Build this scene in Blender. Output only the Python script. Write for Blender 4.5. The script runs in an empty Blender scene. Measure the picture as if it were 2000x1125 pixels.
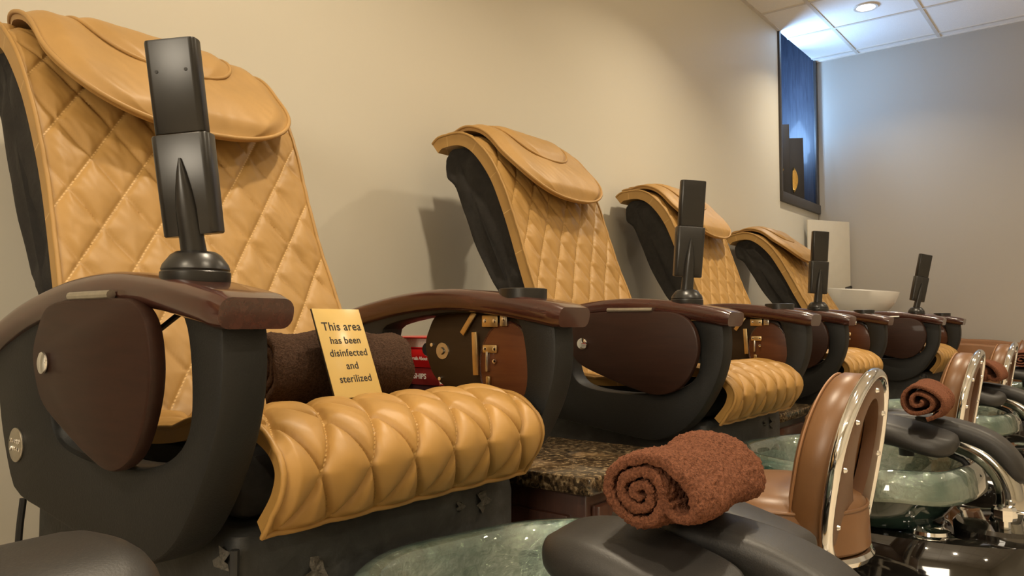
import bpy, bmesh, math, random
from mathutils import Vector, Matrix, noise
random.seed(7)
PI = math.pi
SC = bpy.context.scene
COL = SC.collection

# ------------------------------------------------------------------ camera
cam_d = bpy.data.cameras.new('camera'); cam_d.sensor_width = 36.0; cam_d.lens = 1520 / 2000 * 36
cam_d.clip_start = 0.02; cam_d.clip_end = 60
cam = bpy.data.objects.new('camera', cam_d); COL.objects.link(cam)
yaw = math.radians(38.2); pitch = math.atan((633 - 562.5) / 1520)
fw = Vector((math.cos(yaw) * math.cos(pitch), math.sin(yaw) * math.cos(pitch), math.sin(pitch)))
cam.location = (0, 0, 0.8)
cam.rotation_euler = fw.to_track_quat('-Z', 'Y').to_euler()
SC.camera = cam

# ------------------------------------------------------------------ world, exposure, big lights
world = bpy.data.worlds.new('world'); SC.world = world; world.use_nodes = True
bgn = world.node_tree.nodes['Background']; bgn.inputs[0].default_value = (1.0, 0.82, 0.6, 1); bgn.inputs[1].default_value = 0.05
SC.view_settings.view_transform = 'Standard'
SC.view_settings.look = 'None'
SC.view_settings.gamma = 1.0
SC.view_settings.exposure = 0.60
SC.view_settings.use_curve_mapping = False
SC.cycles.use_denoising = True
SC.cycles.max_bounces = 8
SC.cycles.sample_clamp_indirect = 4.0

YW, XF, ZC = 2.02, 6.77, 3.04          # left wall, far wall, ceiling
YR, XB = -3.4, -2.8                    # walls behind and to the right of the camera
LAMP_POWER = 12.5
LAMP_COL = (1.0, 0.84, 0.61)
LAMPS = [(5.79, 1.375, .62), (3.60, .85, 1.25), (1.35, .80, 1.05), (-1.3, .45, 1.3),
         (5.79, -.65, .7), (3.39, -.65, 1.0), (0.99, -.65, 1.0), (-1.41, -.65, 1.0),
         (5.79, -2.25, .8), (3.39, -2.25, 1.0), (0.99, -2.25, 1.0), (-1.41, -2.25, 1.0)]

def area(name, loc, direction, size, power, color, size_y=None, shape=None):
    d = bpy.data.lights.new(name, 'AREA'); d.energy = power; d.color = color
    d.shape = shape or ('RECTANGLE' if size_y else 'DISK'); d.size = size
    if size_y: d.size_y = size_y
    o = bpy.data.objects.new(name, d); COL.objects.link(o); o.location = loc
    o.rotation_euler = Vector(direction).to_track_quat('-Z', 'Y').to_euler()
    return o
# daylight that comes in through the small window high in the left wall
area('window_daylight', (6.10, YW + 0.37, 2.55), (0.35, -1.0, 0.55), 0.40, 38.0, (0.32, 0.58, 1.0), 0.6)
# shop front daylight from the wall behind the camera
area('shopfront_daylight', (XB + 0.05, 0.1, 1.9), (1.0, 0.2, -0.04), 1.5, 62.0, (1.0, 0.87, 0.68), 1.0)

# ------------------------------------------------------------------ materials
MATS = {}
def srgb(r, g, b):
    f = lambda c: (c / 255 / 12.92) if c <= 10 else ((c / 255 + 0.055) / 1.055) ** 2.4
    return (f(r), f(g), f(b), 1)
class NT:
    def __init__(s, name):
        s.m = bpy.data.materials.new(name); s.m.use_nodes = True
        s.t = s.m.node_tree; s.b = s.t.nodes['Principled BSDF']
    def n(s, typ, **kw):
        nd = s.t.nodes.new(typ)
        for k, v in kw.items(): setattr(nd, k, v)
        return nd
    def l(s, a, b): s.t.links.new(a, b)
    def math(s, op, a, b=None, c=None):
        nd = s.n('ShaderNodeMath', operation=op)
        for i, v in enumerate((a, b, c)):
            if v is None: continue
            if isinstance(v, (int, float)): nd.inputs[i].default_value = v
            else: s.l(v, nd.inputs[i])
        return nd.outputs[0]
    def coord(s, kind='Object', scale=(1, 1, 1)):
        tc = s.n('ShaderNodeTexCoord'); mp = s.n('ShaderNodeMapping'); mp.inputs['Scale'].default_value = scale
        s.l(tc.outputs[kind], mp.inputs[0]); return mp.outputs[0]
    def noise(s, vec, scale, detail=4, rough=0.55, dist=0):
        nd = s.n('ShaderNodeTexNoise'); nd.inputs['Scale'].default_value = scale
        nd.inputs['Detail'].default_value = detail; nd.inputs['Roughness'].default_value = rough
        nd.inputs['Distortion'].default_value = dist
        s.l(vec, nd.inputs['Vector']); return nd.outputs['Fac']
    def ramp(s, fac, stops):
        nd = s.n('ShaderNodeValToRGB'); cr = nd.color_ramp
        while len(cr.elements) < len(stops): cr.elements.new(0.5)
        for e, (p, c) in zip(cr.elements, stops): e.position = p; e.color = c
        s.l(fac, nd.inputs[0]); return nd.outputs[0]
    def mix(s, fac, a, b):
        nd = s.n('ShaderNodeMix', data_type='RGBA')
        if isinstance(fac, (int, float)): nd.inputs[0].default_value = fac
        else: s.l(fac, nd.inputs[0])
        for i, v in ((6, a), (7, b)):
            if isinstance(v, tuple): nd.inputs[i].default_value = v
            else: s.l(v, nd.inputs[i])
        return nd.outputs[2]
    def bump(s, h, strength=0.3, dist=0.002):
        nd = s.n('ShaderNodeBump'); nd.inputs['Strength'].default_value = strength; nd.inputs['Distance'].default_value = dist
        s.l(h, nd.inputs['Height']); s.l(nd.outputs[0], s.b.inputs['Normal']); return nd
    def set(s, **kw):
        for k, v in kw.items():
            i = s.b.inputs[k]
            if hasattr(v, 'links'): s.l(v, i)
            else: i.default_value = v
        return s

def simple(name, col, rough=0.5, metal=0.0, nscale=40, namp=0.12, bump=0.1, bdist=0.001, **kw):
    t = NT(name); v = t.coord()
    f = t.noise(v, nscale)
    d = tuple(c * (1 - namp) for c in col[:3]) + (1,); e = tuple(min(1, c * (1 + namp)) for c in col[:3]) + (1,)
    t.set(**{'Base Color': t.ramp(f, [(0.3, d), (0.7, e)]), 'Roughness': rough, 'Metallic': metal})
    if bump: t.bump(f, bump, bdist)
    t.set(**kw); MATS[name] = t.m; return t.m

def leather(name, col, stitch=None, rough=0.42, dw=0.1, dh=0.15):
    t = NT(name); v = t.coord()
    f = t.noise(v, 9, 5); g = t.noise(v, 420, 3)
    d = tuple(c * 0.9 for c in col[:3]) + (1,); e = tuple(min(1, c * 1.06) for c in col[:3]) + (1,)
    c = t.ramp(f, [(0.3, d), (0.7, e)])
    if stitch:
        uv = t.n('ShaderNodeUVMap'); sep = t.n('ShaderNodeSeparateXYZ'); t.l(uv.outputs[0], sep.inputs[0])
        U = t.math('MULTIPLY', sep.outputs[0], 1 / dw); V = t.math('MULTIPLY', sep.outputs[1], 1 / dh)
        a = t.math('SUBTRACT', U, V)
        da = t.math('ABSOLUTE', t.math('SUBTRACT', a, t.math('ROUND', a)))
        on = t.math('LESS_THAN', da, 0.016)
        dash = t.math('LESS_THAN', t.math('FRACT', t.math('MULTIPLY', sep.outputs[1], 150)), 0.6)
        m = t.math('MULTIPLY', t.math('MULTIPLY', on, dash), 0.75)
        c = t.mix(m, c, stitch)
    t.set(**{'Base Color': c, 'Roughness': rough, 'Specular IOR Level': 0.45}); t.bump(g, 0.12, 0.0006)
    MATS[name] = t.m; return t.m

TAN = (0.385, 0.222, 0.066, 1)
leather('tan_leather_back', TAN, (0.66, 0.44, 0.18, 1), 0.52, 0.100, 0.145)
leather('tan_leather_seat', (0.375, 0.208, 0.056, 1), (0.62, 0.40, 0.15, 1), 0.47, 0.083, 0.17)
leather('tan_leather_plain', (0.40, 0.235, 0.078, 1), None, 0.5)
leather('brown_leather', (0.165, 0.078, 0.031, 1), None, 0.36)
leather('brown_stitch', (0.27, 0.13, 0.055, 1), None, 0.5)
leather('brown_leather_dark', (0.115, 0.056, 0.028, 1), None, 0.38)
leather('cognac_leather', (0.23, 0.098, 0.033, 1), None, 0.42)
simple('black_plastic', (0.0075, 0.0077, 0.0074, 1), 0.55, 0, 380, 0.15, 0.35, 0.0012, **{'Specular IOR Level': 0.38})
simple('black_smooth_plastic', (0.012, 0.011, 0.010, 1), 0.32, 0, 60, 0.1, 0.03)
simple('black_gloss', (0.008, 0.007, 0.006, 1), 0.06, 0, 20, 0.1, 0, **{'Coat Weight': 1.0})
simple('pad_rubber', (0.015, 0.0138, 0.013, 1), 0.46, 0, 500, 0.15, 0.25, 0.0008)
simple('black_cloth', (0.014, 0.012, 0.010, 1), 0.9, 0, 60, 0.25, 0.4, 0.003)
simple('chrome', (0.84, 0.85, 0.86, 1), 0.07, 1.0, 8, 0.04, 0)
simple('smoked_chrome', (0.44, 0.43, 0.40, 1), 0.09, 1.0, 8, 0.06, 0)
simple('steel', (0.55, 0.52, 0.46, 1), 0.28, 1.0, 90, 0.08, 0.05)
simple('brass', (0.62, 0.47, 0.24, 1), 0.35, 1.0, 90, 0.1, 0.05)
simple('gold', (0.85, 0.56, 0.18, 1), 0.22, 1.0, 60, 0.1, 0.2)
simple('white_ceramic', (0.86, 0.84, 0.80, 1), 0.12, 0, 6, 0.02, 0, **{'Coat Weight': 0.6})
simple('white_board', (0.60, 0.55, 0.45, 1), 0.6, 0, 12, 0.03, 0.02)
simple('paper', (0.80, 0.76, 0.66, 1), 0.8, 0, 300, 0.12, 0.3, 0.001)
simple('red_gloss', (0.50, 0.012, 0.012, 1), 0.25, 0, 10, 0.05, 0)
simple('dark_red', (0.22, 0.016, 0.014, 1), 0.4, 0, 40, 0.2, 0.05)
simple('plum', (0.05, 0.018, 0.02, 1), 0.3, 0, 20, 0.1, 0)
simple('lettering_white', (0.85, 0.80, 0.72, 1), 0.5, 0, 20, 0.02, 0)
simple('lettering_black', (0.02, 0.014, 0.008, 1), 0.5, 0, 20, 0.05, 0)
simple('sign_yellow', (0.62, 0.44, 0.16, 1), 0.22, 0, 10, 0.02, 0)
simple('dark_frame', (0.045, 0.040, 0.038, 1), 0.4, 0, 30, 0.1, 0.03)
simple('bag_black', (0.02, 0.017, 0.017, 1), 0.5, 0, 20, 0.1, 0.02)
simple('torn_fibre', (0.075, 0.068, 0.055, 1), 0.9, 0, 200, 0.4, 0.8, 0.003)
simple('rubber_black', (0.012, 0.012, 0.012, 1), 0.6, 0, 50, 0.1, 0)
simple('grey_glass_lens', (0.5, 0.5, 0.5, 1), 0.2, 0, 5, 0.02, 0)

def wood(name, c1, c2, rough, scale=(3, 40, 40), coat=0.5):
    t = NT(name); v = t.coord('Object', scale)
    f = t.noise(v, 3.0, 6, 0.6, 0.6)
    t.set(**{'Base Color': t.ramp(f, [(0.3, c1), (0.7, c2)]), 'Roughness': rough, 'Coat Weight': coat, 'Coat Roughness': 0.08, 'Specular IOR Level': 0.5 if coat > .2 else .25})
    MATS[name] = t.m
wood('mahogany', (0.032, 0.009, 0.006, 1), (0.062, 0.020, 0.013, 1), 0.25, (30, 3, 30), 0.6)
wood('tray_wood', (0.018, 0.0065, 0.0034, 1), (0.029, 0.0105, 0.0058, 1), 0.5, (30, 3, 30), 0.06)
wood('tray_inner', (0.026, 0.015, 0.007, 1), (0.034, 0.020, 0.010, 1), 0.45, (30, 3, 30), 0.0)
wood('tray_red', (0.085, 0.026, 0.009, 1), (0.115, 0.038, 0.012, 1), 0.4, (30, 3, 30), 0.1)
wood('cabinet_wood', (0.030, 0.011, 0.007, 1), (0.060, 0.022, 0.012, 1), 0.35, (25, 25, 3), 0.3)
wood('navy_wood', (0.030, 0.034, 0.050, 1), (0.055, 0.062, 0.085, 1), 0.4, (25, 25, 1.5), 0.1)

def granite():
    t = NT('granite'); v = t.coord()
    vo = t.n('ShaderNodeTexVoronoi'); vo.inputs['Scale'].default_value = 150; t.l(v, vo.inputs['Vector'])
    f = t.noise(v, 70, 6, 0.7)
    c1 = t.ramp(f, [(0.38, (0.012, 0.009, 0.006, 1)), (0.52, (0.085, 0.055, 0.028, 1)), (0.66, (0.28, 0.21, 0.12, 1))])
    sp = t.n('ShaderNodeSeparateColor'); t.l(vo.outputs['Color'], sp.inputs[0])
    c = t.mix(t.math('MULTIPLY', t.math('GREATER_THAN', sp.outputs[0], 0.62), 0.8), c1, (0.016, 0.011, 0.007, 1))
    t.set(**{'Base Color': c, 'Roughness': 0.12}); MATS['granite'] = t.m
granite()

def towel_mat(name, c):
    t = NT(name); v = t.coord()
    f = t.noise(v, 330, 3, 0.6); g = t.noise(v, 30, 3)
    h = t.math('ADD', f, t.math('MULTIPLY', g, 0.5))
    d = tuple(x * 0.55 for x in c[:3]) + (1,); e = tuple(min(1, x * 1.5) for x in c[:3]) + (1,)
    t.set(**{'Base Color': t.ramp(f, [(0.32, d), (0.68, e)]), 'Roughness': 0.95, 'Sheen Weight': 0.35, 'Sheen Roughness': 0.4,
             'Specular IOR Level': 0.1, 'Sheen Tint': tuple(min(1, x * 4) for x in c[:3]) + (1,)})
    t.bump(h, 0.9, 0.004); MATS[name] = t.m
towel_mat('towel_rust', (0.118, 0.047, 0.026, 1))
towel_mat('towel_brown', (0.052, 0.030, 0.020, 1))
towel_mat('towel_rose', (0.16, 0.066, 0.042, 1))

def bowl_mat():
    t = NT('green_bowl_glass'); v = t.coord()
    f = t.noise(v, 34, 7, 0.66, 1.6); g = t.noise(v, 5, 3)
    vo = t.n('ShaderNodeTexVoronoi'); vo.inputs['Scale'].default_value = 85; t.l(v, vo.inputs['Vector'])
    c = t.ramp(g, [(0.30, (0.035, 0.10, 0.082, 1)), (0.5, (0.20, 0.265, 0.225, 1)), (0.78, (0.36, 0.41, 0.345, 1))])
    h = t.math('ADD', f, t.math('MULTIPLY', vo.outputs['Distance'], 0.35))
    t.set(**{'Base Color': c, 'Roughness': 0.07, 'Metallic': 0.4, 'Transmission Weight': 0.4, 'IOR': 1.45, 'Coat Weight': 1.0, 'Coat Roughness': 0.02, 'Coat IOR': 1.7})
    t.bump(h, 0.55, 0.007); MATS['green_bowl_glass'] = t.m
bowl_mat()

simple('dark_green_glass', (0.018, 0.034, 0.029, 1), 0.06, 0, 20, 0.3, 0.25, 0.006, **{'Coat Weight': 1.0, 'Coat Roughness': 0.02})
def base_vinyl():
    t = NT('worn_vinyl'); v = t.coord()
    f = t.noise(v, 14, 7, 0.65, 0.4); w = t.noise(v, 5.5, 8, 0.75)
    c = t.ramp(f, [(0.3, (0.012, 0.0125, 0.012, 1)), (0.55, (0.026, 0.027, 0.026, 1)), (0.75, (0.055, 0.056, 0.053, 1))])
    worn = t.ramp(w, [(0.63, (0, 0, 0, 1)), (0.68, (1, 1, 1, 1))])
    t.set(**{'Base Color': t.mix(worn, c, (0.06, 0.056, 0.048, 1)), 'Roughness': 0.6}); t.bump(f, 0.5, 0.006); MATS['worn_vinyl'] = t.m
base_vinyl()

def wall_mat(name, col):
    t = NT(name); v = t.coord(); f = t.noise(v, 240, 3); g = t.noise(v, 0.8, 2)
    t.set(**{'Base Color': t.ramp(g, [(0.3, tuple(c * 0.97 for c in col[:3]) + (1,)), (0.7, col)]), 'Roughness': 0.5, 'Specular IOR Level': 0.25})
    t.bump(f, 0.08, 0.001); MATS[name] = t.m
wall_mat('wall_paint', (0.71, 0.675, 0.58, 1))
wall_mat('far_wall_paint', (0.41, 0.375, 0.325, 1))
def ceil_mat():
    t = NT('ceiling_tile'); v = t.coord(); f = t.noise(v, 160, 5, 0.7)
    t.set(**{'Base Color': t.ramp(f, [(0.3, (0.78, 0.745, 0.70, 1)), (0.7, (0.86, 0.83, 0.78, 1))]), 'Roughness': 0.9}); t.bump(f, 0.3, 0.003)
    MATS['ceiling_tile'] = t.m
ceil_mat()
simple('tbar', (0.62, 0.57, 0.50, 1), 0.5, 0, 30, 0.03, 0)
def floor_mat():
    t = NT('floor_tile'); v = t.coord()
    br = t.n('ShaderNodeTexBrick'); br.offset = 0.0; br.inputs['Scale'].default_value = 1.0
    br.inputs['Brick Width'].default_value = 0.45; br.inputs['Row Height'].default_value = 0.45; br.inputs['Mortar Size'].default_value = 0.004
    br.inputs['Color1'].default_value = (0.50, 0.43, 0.33, 1); br.inputs['Color2'].default_value = (0.54, 0.46, 0.355, 1); br.inputs['Mortar'].default_value = (0.30, 0.25, 0.19, 1)
    t.l(v, br.inputs['Vector']); f = t.noise(v, 12, 5)
    t.set(**{'Base Color': t.mix(t.math('MULTIPLY', f, 0.5), br.outputs[0], (0.40, 0.34, 0.255, 1)), 'Roughness': 0.3}); MATS['floor_tile'] = t.m
floor_mat()
def emit(name, col, s):
    t = NT(name); t.set(**{'Base Color': (0.9, 0.9, 0.9, 1), 'Emission Color': col, 'Emission Strength': s}); MATS[name] = t.m
emit('lamp_glow', (1.0, 0.88, 0.70, 1), 14.0)
def glass(name, col, rough=0.02):
    t = NT(name); t.set(**{'Base Color': col, 'Roughness': rough, 'Transmission Weight': 1.0, 'IOR': 1.45}); MATS[name] = t.m
glass('clear_glass', (0.92, 0.96, 0.96, 1))

# ------------------------------------------------------------------ mesh helpers
class MB:
    def __init__(s): s.v = []; s.f = []; s.uv = None
    def add(s, vs, fs):
        k = len(s.v); s.v += [tuple(p) for p in vs]; s.f += [tuple(i + k for i in f) for f in fs]; return s
    def grid(s, rows, closed_u=False, closed_v=False, flip=False):
        n, m = len(rows), len(rows[0]); k = len(s.v)
        for r in rows: s.v += [tuple(p) for p in r]
        for i in range(n if closed_v else n - 1):
            for j in range(m if closed_u else m - 1):
                a, b, c, d = i * m + j, i * m + (j + 1) % m, ((i + 1) % n) * m + (j + 1) % m, ((i + 1) % n) * m + j
                s.f.append(tuple(k + q for q in ((d, c, b, a) if flip else (a, b, c, d))))
        return s
    def cap(s, ring, flip=False):
        k = len(s.v); s.v += [tuple(p) for p in ring]; n = len(ring)
        s.f.append(tuple(k + i for i in (range(n - 1, -1, -1) if flip else range(n)))); return s
    def loft(s, rings, cap0=True, cap1=True):
        s.grid(rings, closed_u=True)
        if cap0: s.cap(rings[0], True)
        if cap1: s.cap(rings[-1])
        return s
    def box(s, c, d, bev=0.0, rot=None, seg=2):
        bm = bmesh.new(); bmesh.ops.create_cube(bm, size=1.0)
        for v in bm.verts: v.co = Vector((v.co.x * d[0], v.co.y * d[1], v.co.z * d[2]))
        if bev: bmesh.ops.bevel(bm, geom=list(bm.edges), offset=min(bev, min(d) * 0.49), segments=seg, affect='EDGES', profile=0.5)
        M = rot.to_3x3() if rot else Matrix.Identity(3)
        bm.verts.ensure_lookup_table(); bm.verts.index_update()
        s.add([M @ v.co + Vector(c) for v in bm.verts], [[v.index for v in f.verts] for f in bm.faces]); bm.free(); return s
    def tube(s, path, r, n=12, cap=True, closed=False):
        P = [Vector(p) for p in path]; rr = r if isinstance(r, (list, tuple)) else [r] * len(P)
        rings = []; up = None
        for i, p in enumerate(P):
            if closed: t = (P[(i + 1) % len(P)] - P[i - 1])
            else: t = P[min(i + 1, len(P) - 1)] - P[max(i - 1, 0)]
            t.normalize()
            if up is None:
                up = Vector((0, 0, 1)) if abs(t.z) < 0.9 else Vector((1, 0, 0))
            a = t.cross(up).normalized(); up = a.cross(t).normalized()
            rings.append([p + (a * math.cos(2 * PI * k / n) + up * math.sin(2 * PI * k / n)) * rr[i] for k in range(n)])
        s.grid(rings, closed_u=True, closed_v=closed)
        if cap and not closed: s.cap(rings[0], True); s.cap(rings[-1])
        return s
    def lathe(s, prof, c=(0, 0, 0), n=32, sx=1, sy=1, rot=None):
        c = Vector(c); M = rot.to_3x3() if rot else Matrix.Identity(3)
        rings = [[M @ Vector((r * math.cos(2 * PI * k / n) * sx, r * math.sin(2 * PI * k / n) * sy, z)) + c for k in range(n)] for r, z in prof]
        s.grid(rings, closed_u=True)
        if prof[0][0] > 1e-6: s.cap(rings[0], True)
        if prof[-1][0] > 1e-6: s.cap(rings[-1])
        return s
    def build(s, name, mat, parent=None, loc=(0, 0, 0), rot=None, sharp=35):
        me = bpy.data.meshes.new(name); me.from_pydata([Vector(v) for v in s.v], [], s.f)
        bm = bmesh.new(); bm.from_mesh(me)
        bmesh.ops.remove_doubles(bm, verts=bm.verts, dist=1e-6)
        bmesh.ops.recalc_face_normals(bm, faces=bm.faces)
        bm.to_mesh(me); bm.free()
        for p in me.polygons: p.use_smooth = True
        if sharp: me.set_sharp_from_angle(angle=math.radians(sharp))
        return link(name, me, mat, parent, loc, rot)
def link(name, me, mat, parent=None, loc=(0, 0, 0), rot=None):
    me.materials.append(MATS[mat]) if isinstance(mat, str) else None
    o = bpy.data.objects.new(name, me); COL.objects.link(o); o.location = loc
    if rot: o.rotation_euler = rot
    if parent: o.parent = parent
    return o
def tag(o, label=None, cat=None, group=None, kind=None):
    if label: o['label'] = label
    if cat: o['category'] = cat
    if group: o['group'] = group
    if kind: o['kind'] = kind
    return o
def empty(name, loc=(0, 0, 0), rz=0.0):
    o = bpy.data.objects.new(name, None); COL.objects.link(o); o.location = loc; o.rotation_euler = (0, 0, rz); o.empty_display_size = 0.1
    return o
def kids(o): return [c for c in bpy.data.objects if c.parent == o]
def copy_tree(o, parent=None):
    c = o.copy(); COL.objects.link(c)
    if parent: c.parent = parent
    for ch in kids(o): copy_tree(ch, c)
    return c
def cr(pts, n=8, closed=False):
    P = [Vector(p) for p in pts]; out = []; N = len(P)
    for i in range(N if closed else N - 1):
        if closed: p0, p1, p2, p3 = P[i - 1], P[i], P[(i + 1) % N], P[(i + 2) % N]
        else: p0, p1, p2, p3 = P[max(i - 1, 0)], P[i], P[i + 1], P[min(i + 2, N - 1)]
        for k in range(n):
            t = k / n
            out.append(0.5 * ((2 * p1) + (p2 - p0) * t + (2 * p0 - 5 * p1 + 4 * p2 - p3) * t * t + (3 * p1 - p0 - 3 * p2 + p3) * t ** 3))
    if not closed: out.append(P[-1])
    return out
class Path:                                    # arc-length curve in (y, z)
    def __init__(s, pts, smooth=10):
        s.p = [Vector((q[0], q[1])) for q in (cr([(a, b, 0) for a, b in pts], smooth) if smooth else pts)]
        s.s = [0.0]
        for a, b in zip(s.p, s.p[1:]): s.s.append(s.s[-1] + (b - a).length)
        s.L = s.s[-1]
    def at(s, d):
        d = max(0, min(s.L, d)); i = 0
        lo, hi = 0, len(s.s) - 1
        while hi - lo > 1:
            m = (lo + hi) // 2
            if s.s[m] <= d: lo = m
            else: hi = m
        t = (d - s.s[lo]) / max(1e-9, s.s[hi] - s.s[lo])
        return s.p[lo].lerp(s.p[hi], t)
    def nrm(s, d):
        e = 0.012; t = (s.at(d + e) - s.at(d - e)).normalized(); return Vector((-t.y, t.x))
def sstep(x): x = max(0, min(1, x)); return x * x * (3 - 2 * x)
def rr_section(w, h, r, n=4):                  # rounded rectangle loop
    pts = []
    for cx, cy, a0 in ((w / 2 - r, h / 2 - r, 0), (-w / 2 + r, h / 2 - r, PI / 2), (-w / 2 + r, -h / 2 + r, PI), (w / 2 - r, -h / 2 + r, 1.5 * PI)):
        for k in range(n + 1):
            a = a0 + PI / 2 * k / n; pts.append((cx + r * math.cos(a), cy + r * math.sin(a)))
    return pts
def polar(loop, c, n=72):                      # resample a star shaped (y, z) loop by angle about c
    A = sorted([(math.atan2(p[1] - c[1], p[0] - c[0]), math.hypot(p[0] - c[0], p[1] - c[1])) for p in loop])
    A = [(A[-1][0] - 2 * PI, A[-1][1])] + A + [(A[0][0] + 2 * PI, A[0][1])]
    out = []
    for k in range(n):
        a = -PI + 2 * PI * k / n
        for (a0, r0), (a1, r1) in zip(A, A[1:]):
            if a0 <= a <= a1:
                t = (a - a0) / max(1e-9, a1 - a0); r = r0 + (r1 - r0) * t; break
        out.append((c[0] + r * math.cos(a), c[1] + r * math.sin(a)))
    return out
def plate_yz(mb, loop, x0, x1, bev=0.004):      # solid plate with outline in the y-z plane
    cy = sum(p[0] for p in loop) / len(loop); cz = sum(p[1] for p in loop) / len(loop)
    def ins(d):
        out = []
        for p in loop:
            v = Vector((p[0] - cy, p[1] - cz)); L = v.length; v *= max(0.0, (L - d)) / L; out.append((cy + v.x, cz + v.y))
        return out
    sx = 1 if x1 > x0 else -1; b = bev
    rings = [[(x0, *p) for p in ins(b)], [(x0 + sx * b * 0.3, *p) for p in ins(b * 0.3)], [(x0 + sx * b, *p) for p in loop],
             [(x1 - sx * b, *p) for p in loop], [(x1 - sx * b * 0.3, *p) for p in ins(b * 0.3)], [(x1, *p) for p in ins(b)]]
    return mb.loft(rings)

def shell(path, v0, v1, wfn, thick, nu, nv, puff=0.0, dw=0.1, dh=0.15, off=lambda v: 0.0, wr=0.0, piping=0.0, edge=0.03, seed=0, dome=0.0):
    """upholstered panel laid along a curve: puffed outer face, flat inner face, closed edges, uv in metres"""
    vs = [v0 + (v1 - v0) * (0.5 - 0.5 * math.cos(PI * j / nv)) * 0.35 + (v1 - v0) * (j / nv) * 0.65 for j in range(nv + 1)]
    us = [math.sin(PI / 2 * (2 * i / nu - 1)) * 0.35 + (2 * i / nu - 1) * 0.65 for i in range(nu + 1)]
    top, bot, uvs = [], [], []
    for v in vs:
        P, N = path.at(v), path.nrm(v); w = wfn(v); rt, rb, ru = [], [], []
        for sx in us:
            u = sx * w
            dE = min(w - abs(u), v - v0, v1 - v); e = sstep(dE / edge + 0.0) if edge else 1
            h = off(v)
            if puff:
                a, b = u / dw + v / dh, u / dw - v / dh
                m = min(abs(a - round(a)), abs(b - round(b))) * 2
                h += (puff * (1 - (1 - m) ** 2.4) - puff * .45 * math.exp(-(m * dw * 0.45 / .0036) ** 2)) * (0.25 + 0.75 * e)
            h += dome * (e - 1)
            if wr:
                q = Vector((u * 14 + seed, v * 9, seed * 1.3)); n1 = noise.noise(q)
                q2 = Vector((u * 45 + v * 30 + seed, (v - u) * 12, 3.1 + seed)); n2 = noise.noise(q2)
                h += wr * (n1 * 1.2 + (abs(n2) - 0.3) * 0.8) * e
            rt.append((u, P.x + N.x * h, P.y + N.y * h)); hb = off(v) - thick - dome * (1 - e) * 0.0
            rb.append((u * 0.985, P.x + N.x * hb, P.y + N.y * hb)); ru.append((u, v))
        top.append(rt); bot.append(rb); uvs.append(ru)
    verts, faces, uvl = [], [], []
    m = nu + 1
    for r in top: verts += r
    for r in uvs: uvl += r
    k = len(verts)
    for r in bot: verts += r
    for r in uvs: uvl += r
    for j in range(nv):
        for i in range(nu):
            a, b, c, d = j * m + i, j * m + i + 1, (j + 1) * m + i + 1, (j + 1) * m + i
            faces.append((a, b, c, d)); faces.append((k + d, k + c, k + b, k + a))
    for j in range(nv):
        a, d = j * m, (j + 1) * m; faces.append((a, d, k + d, k + a))
        a, d = j * m + nu, (j + 1) * m + nu; faces.append((d, a, k + a, k + d))
    for i in range(nu):
        a, b = i, i + 1; faces.append((b, a, k + a, k + b))
        a, b = nv * m + i, nv * m + i + 1; faces.append((a, b, k + b, k + a))
    loop = [Vector(top[j][0]) for j in range(nv + 1)] + [Vector(p) for p in top[nv][1:]] + [Vector(top[j][nu]) for j in range(nv - 1, -1, -1)] + [Vector(p) for p in reversed(top[0][1:-1])]
    if piping:
        # even spacing
        ds = [0]
        for a, b in zip(loop, loop[1:] + loop[:1]): ds.append(ds[-1] + (b - a).length)
        n = int(ds[-1] / 0.012); res = []; j = 0
        for q in range(n):
            d = ds[-1] * q / n
            while ds[j + 1] < d: j += 1
            res.append(loop[j].lerp(loop[(j + 1) % len(loop)], (d - ds[j]) / max(1e-9, ds[j + 1] - ds[j])))
        t = MB().tube(res, piping, 8, closed=True); kk = len(verts)
        verts += t.v; faces += [tuple(i + kk for i in f) for f in t.f]; uvl += [(0.02, 0.02)] * len(t.v)
    return verts, faces, uvl
def shell_obj(parts, name, mat, parent, loc=(0, 0, 0)):
    V, F, U = [], [], []
    for v, f, u in parts:
        k = len(V); V += v; F += [tuple(i + k for i in q) for q in f]; U += u
    l = Vector(loc); me = bpy.data.meshes.new(name); me.from_pydata([Vector(p) - l for p in V], [], F)
    uv = me.uv_layers.new(name='UVMap')
    for lp in me.loops: uv.data[lp.index].uv = U[lp.vertex_index]
    for p in me.polygons: p.use_smooth = True
    me.set_sharp_from_angle(angle=math.radians(50))
    o = link(name, me, mat, parent)
    return o

def text_mesh(name, body, size, mat, parent, M, ext=0.0004, spacing=1.0, align='CENTER', word=1.0, offset=0.0):
    cu = bpy.data.curves.new(name, 'FONT'); cu.body = body; cu.size = size; cu.extrude = ext; cu.align_x = align; cu.align_y = 'CENTER'
    cu.space_character = spacing; cu.space_word = word; cu.offset = offset
    t = bpy.data.objects.new(name, cu); COL.objects.link(t); bpy.context.view_layer.update()
    me = bpy.data.meshes.new_from_object(t.evaluated_get(bpy.context.evaluated_depsgraph_get())); me.name = name
    bpy.data.objects.remove(t); bpy.data.curves.remove(cu)
    me.transform(M); me.materials.clear(); me.materials.append(MATS[mat])
    o = bpy.data.objects.new(name, me); COL.objects.link(o)
    if parent: o.parent = parent
    return o

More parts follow.
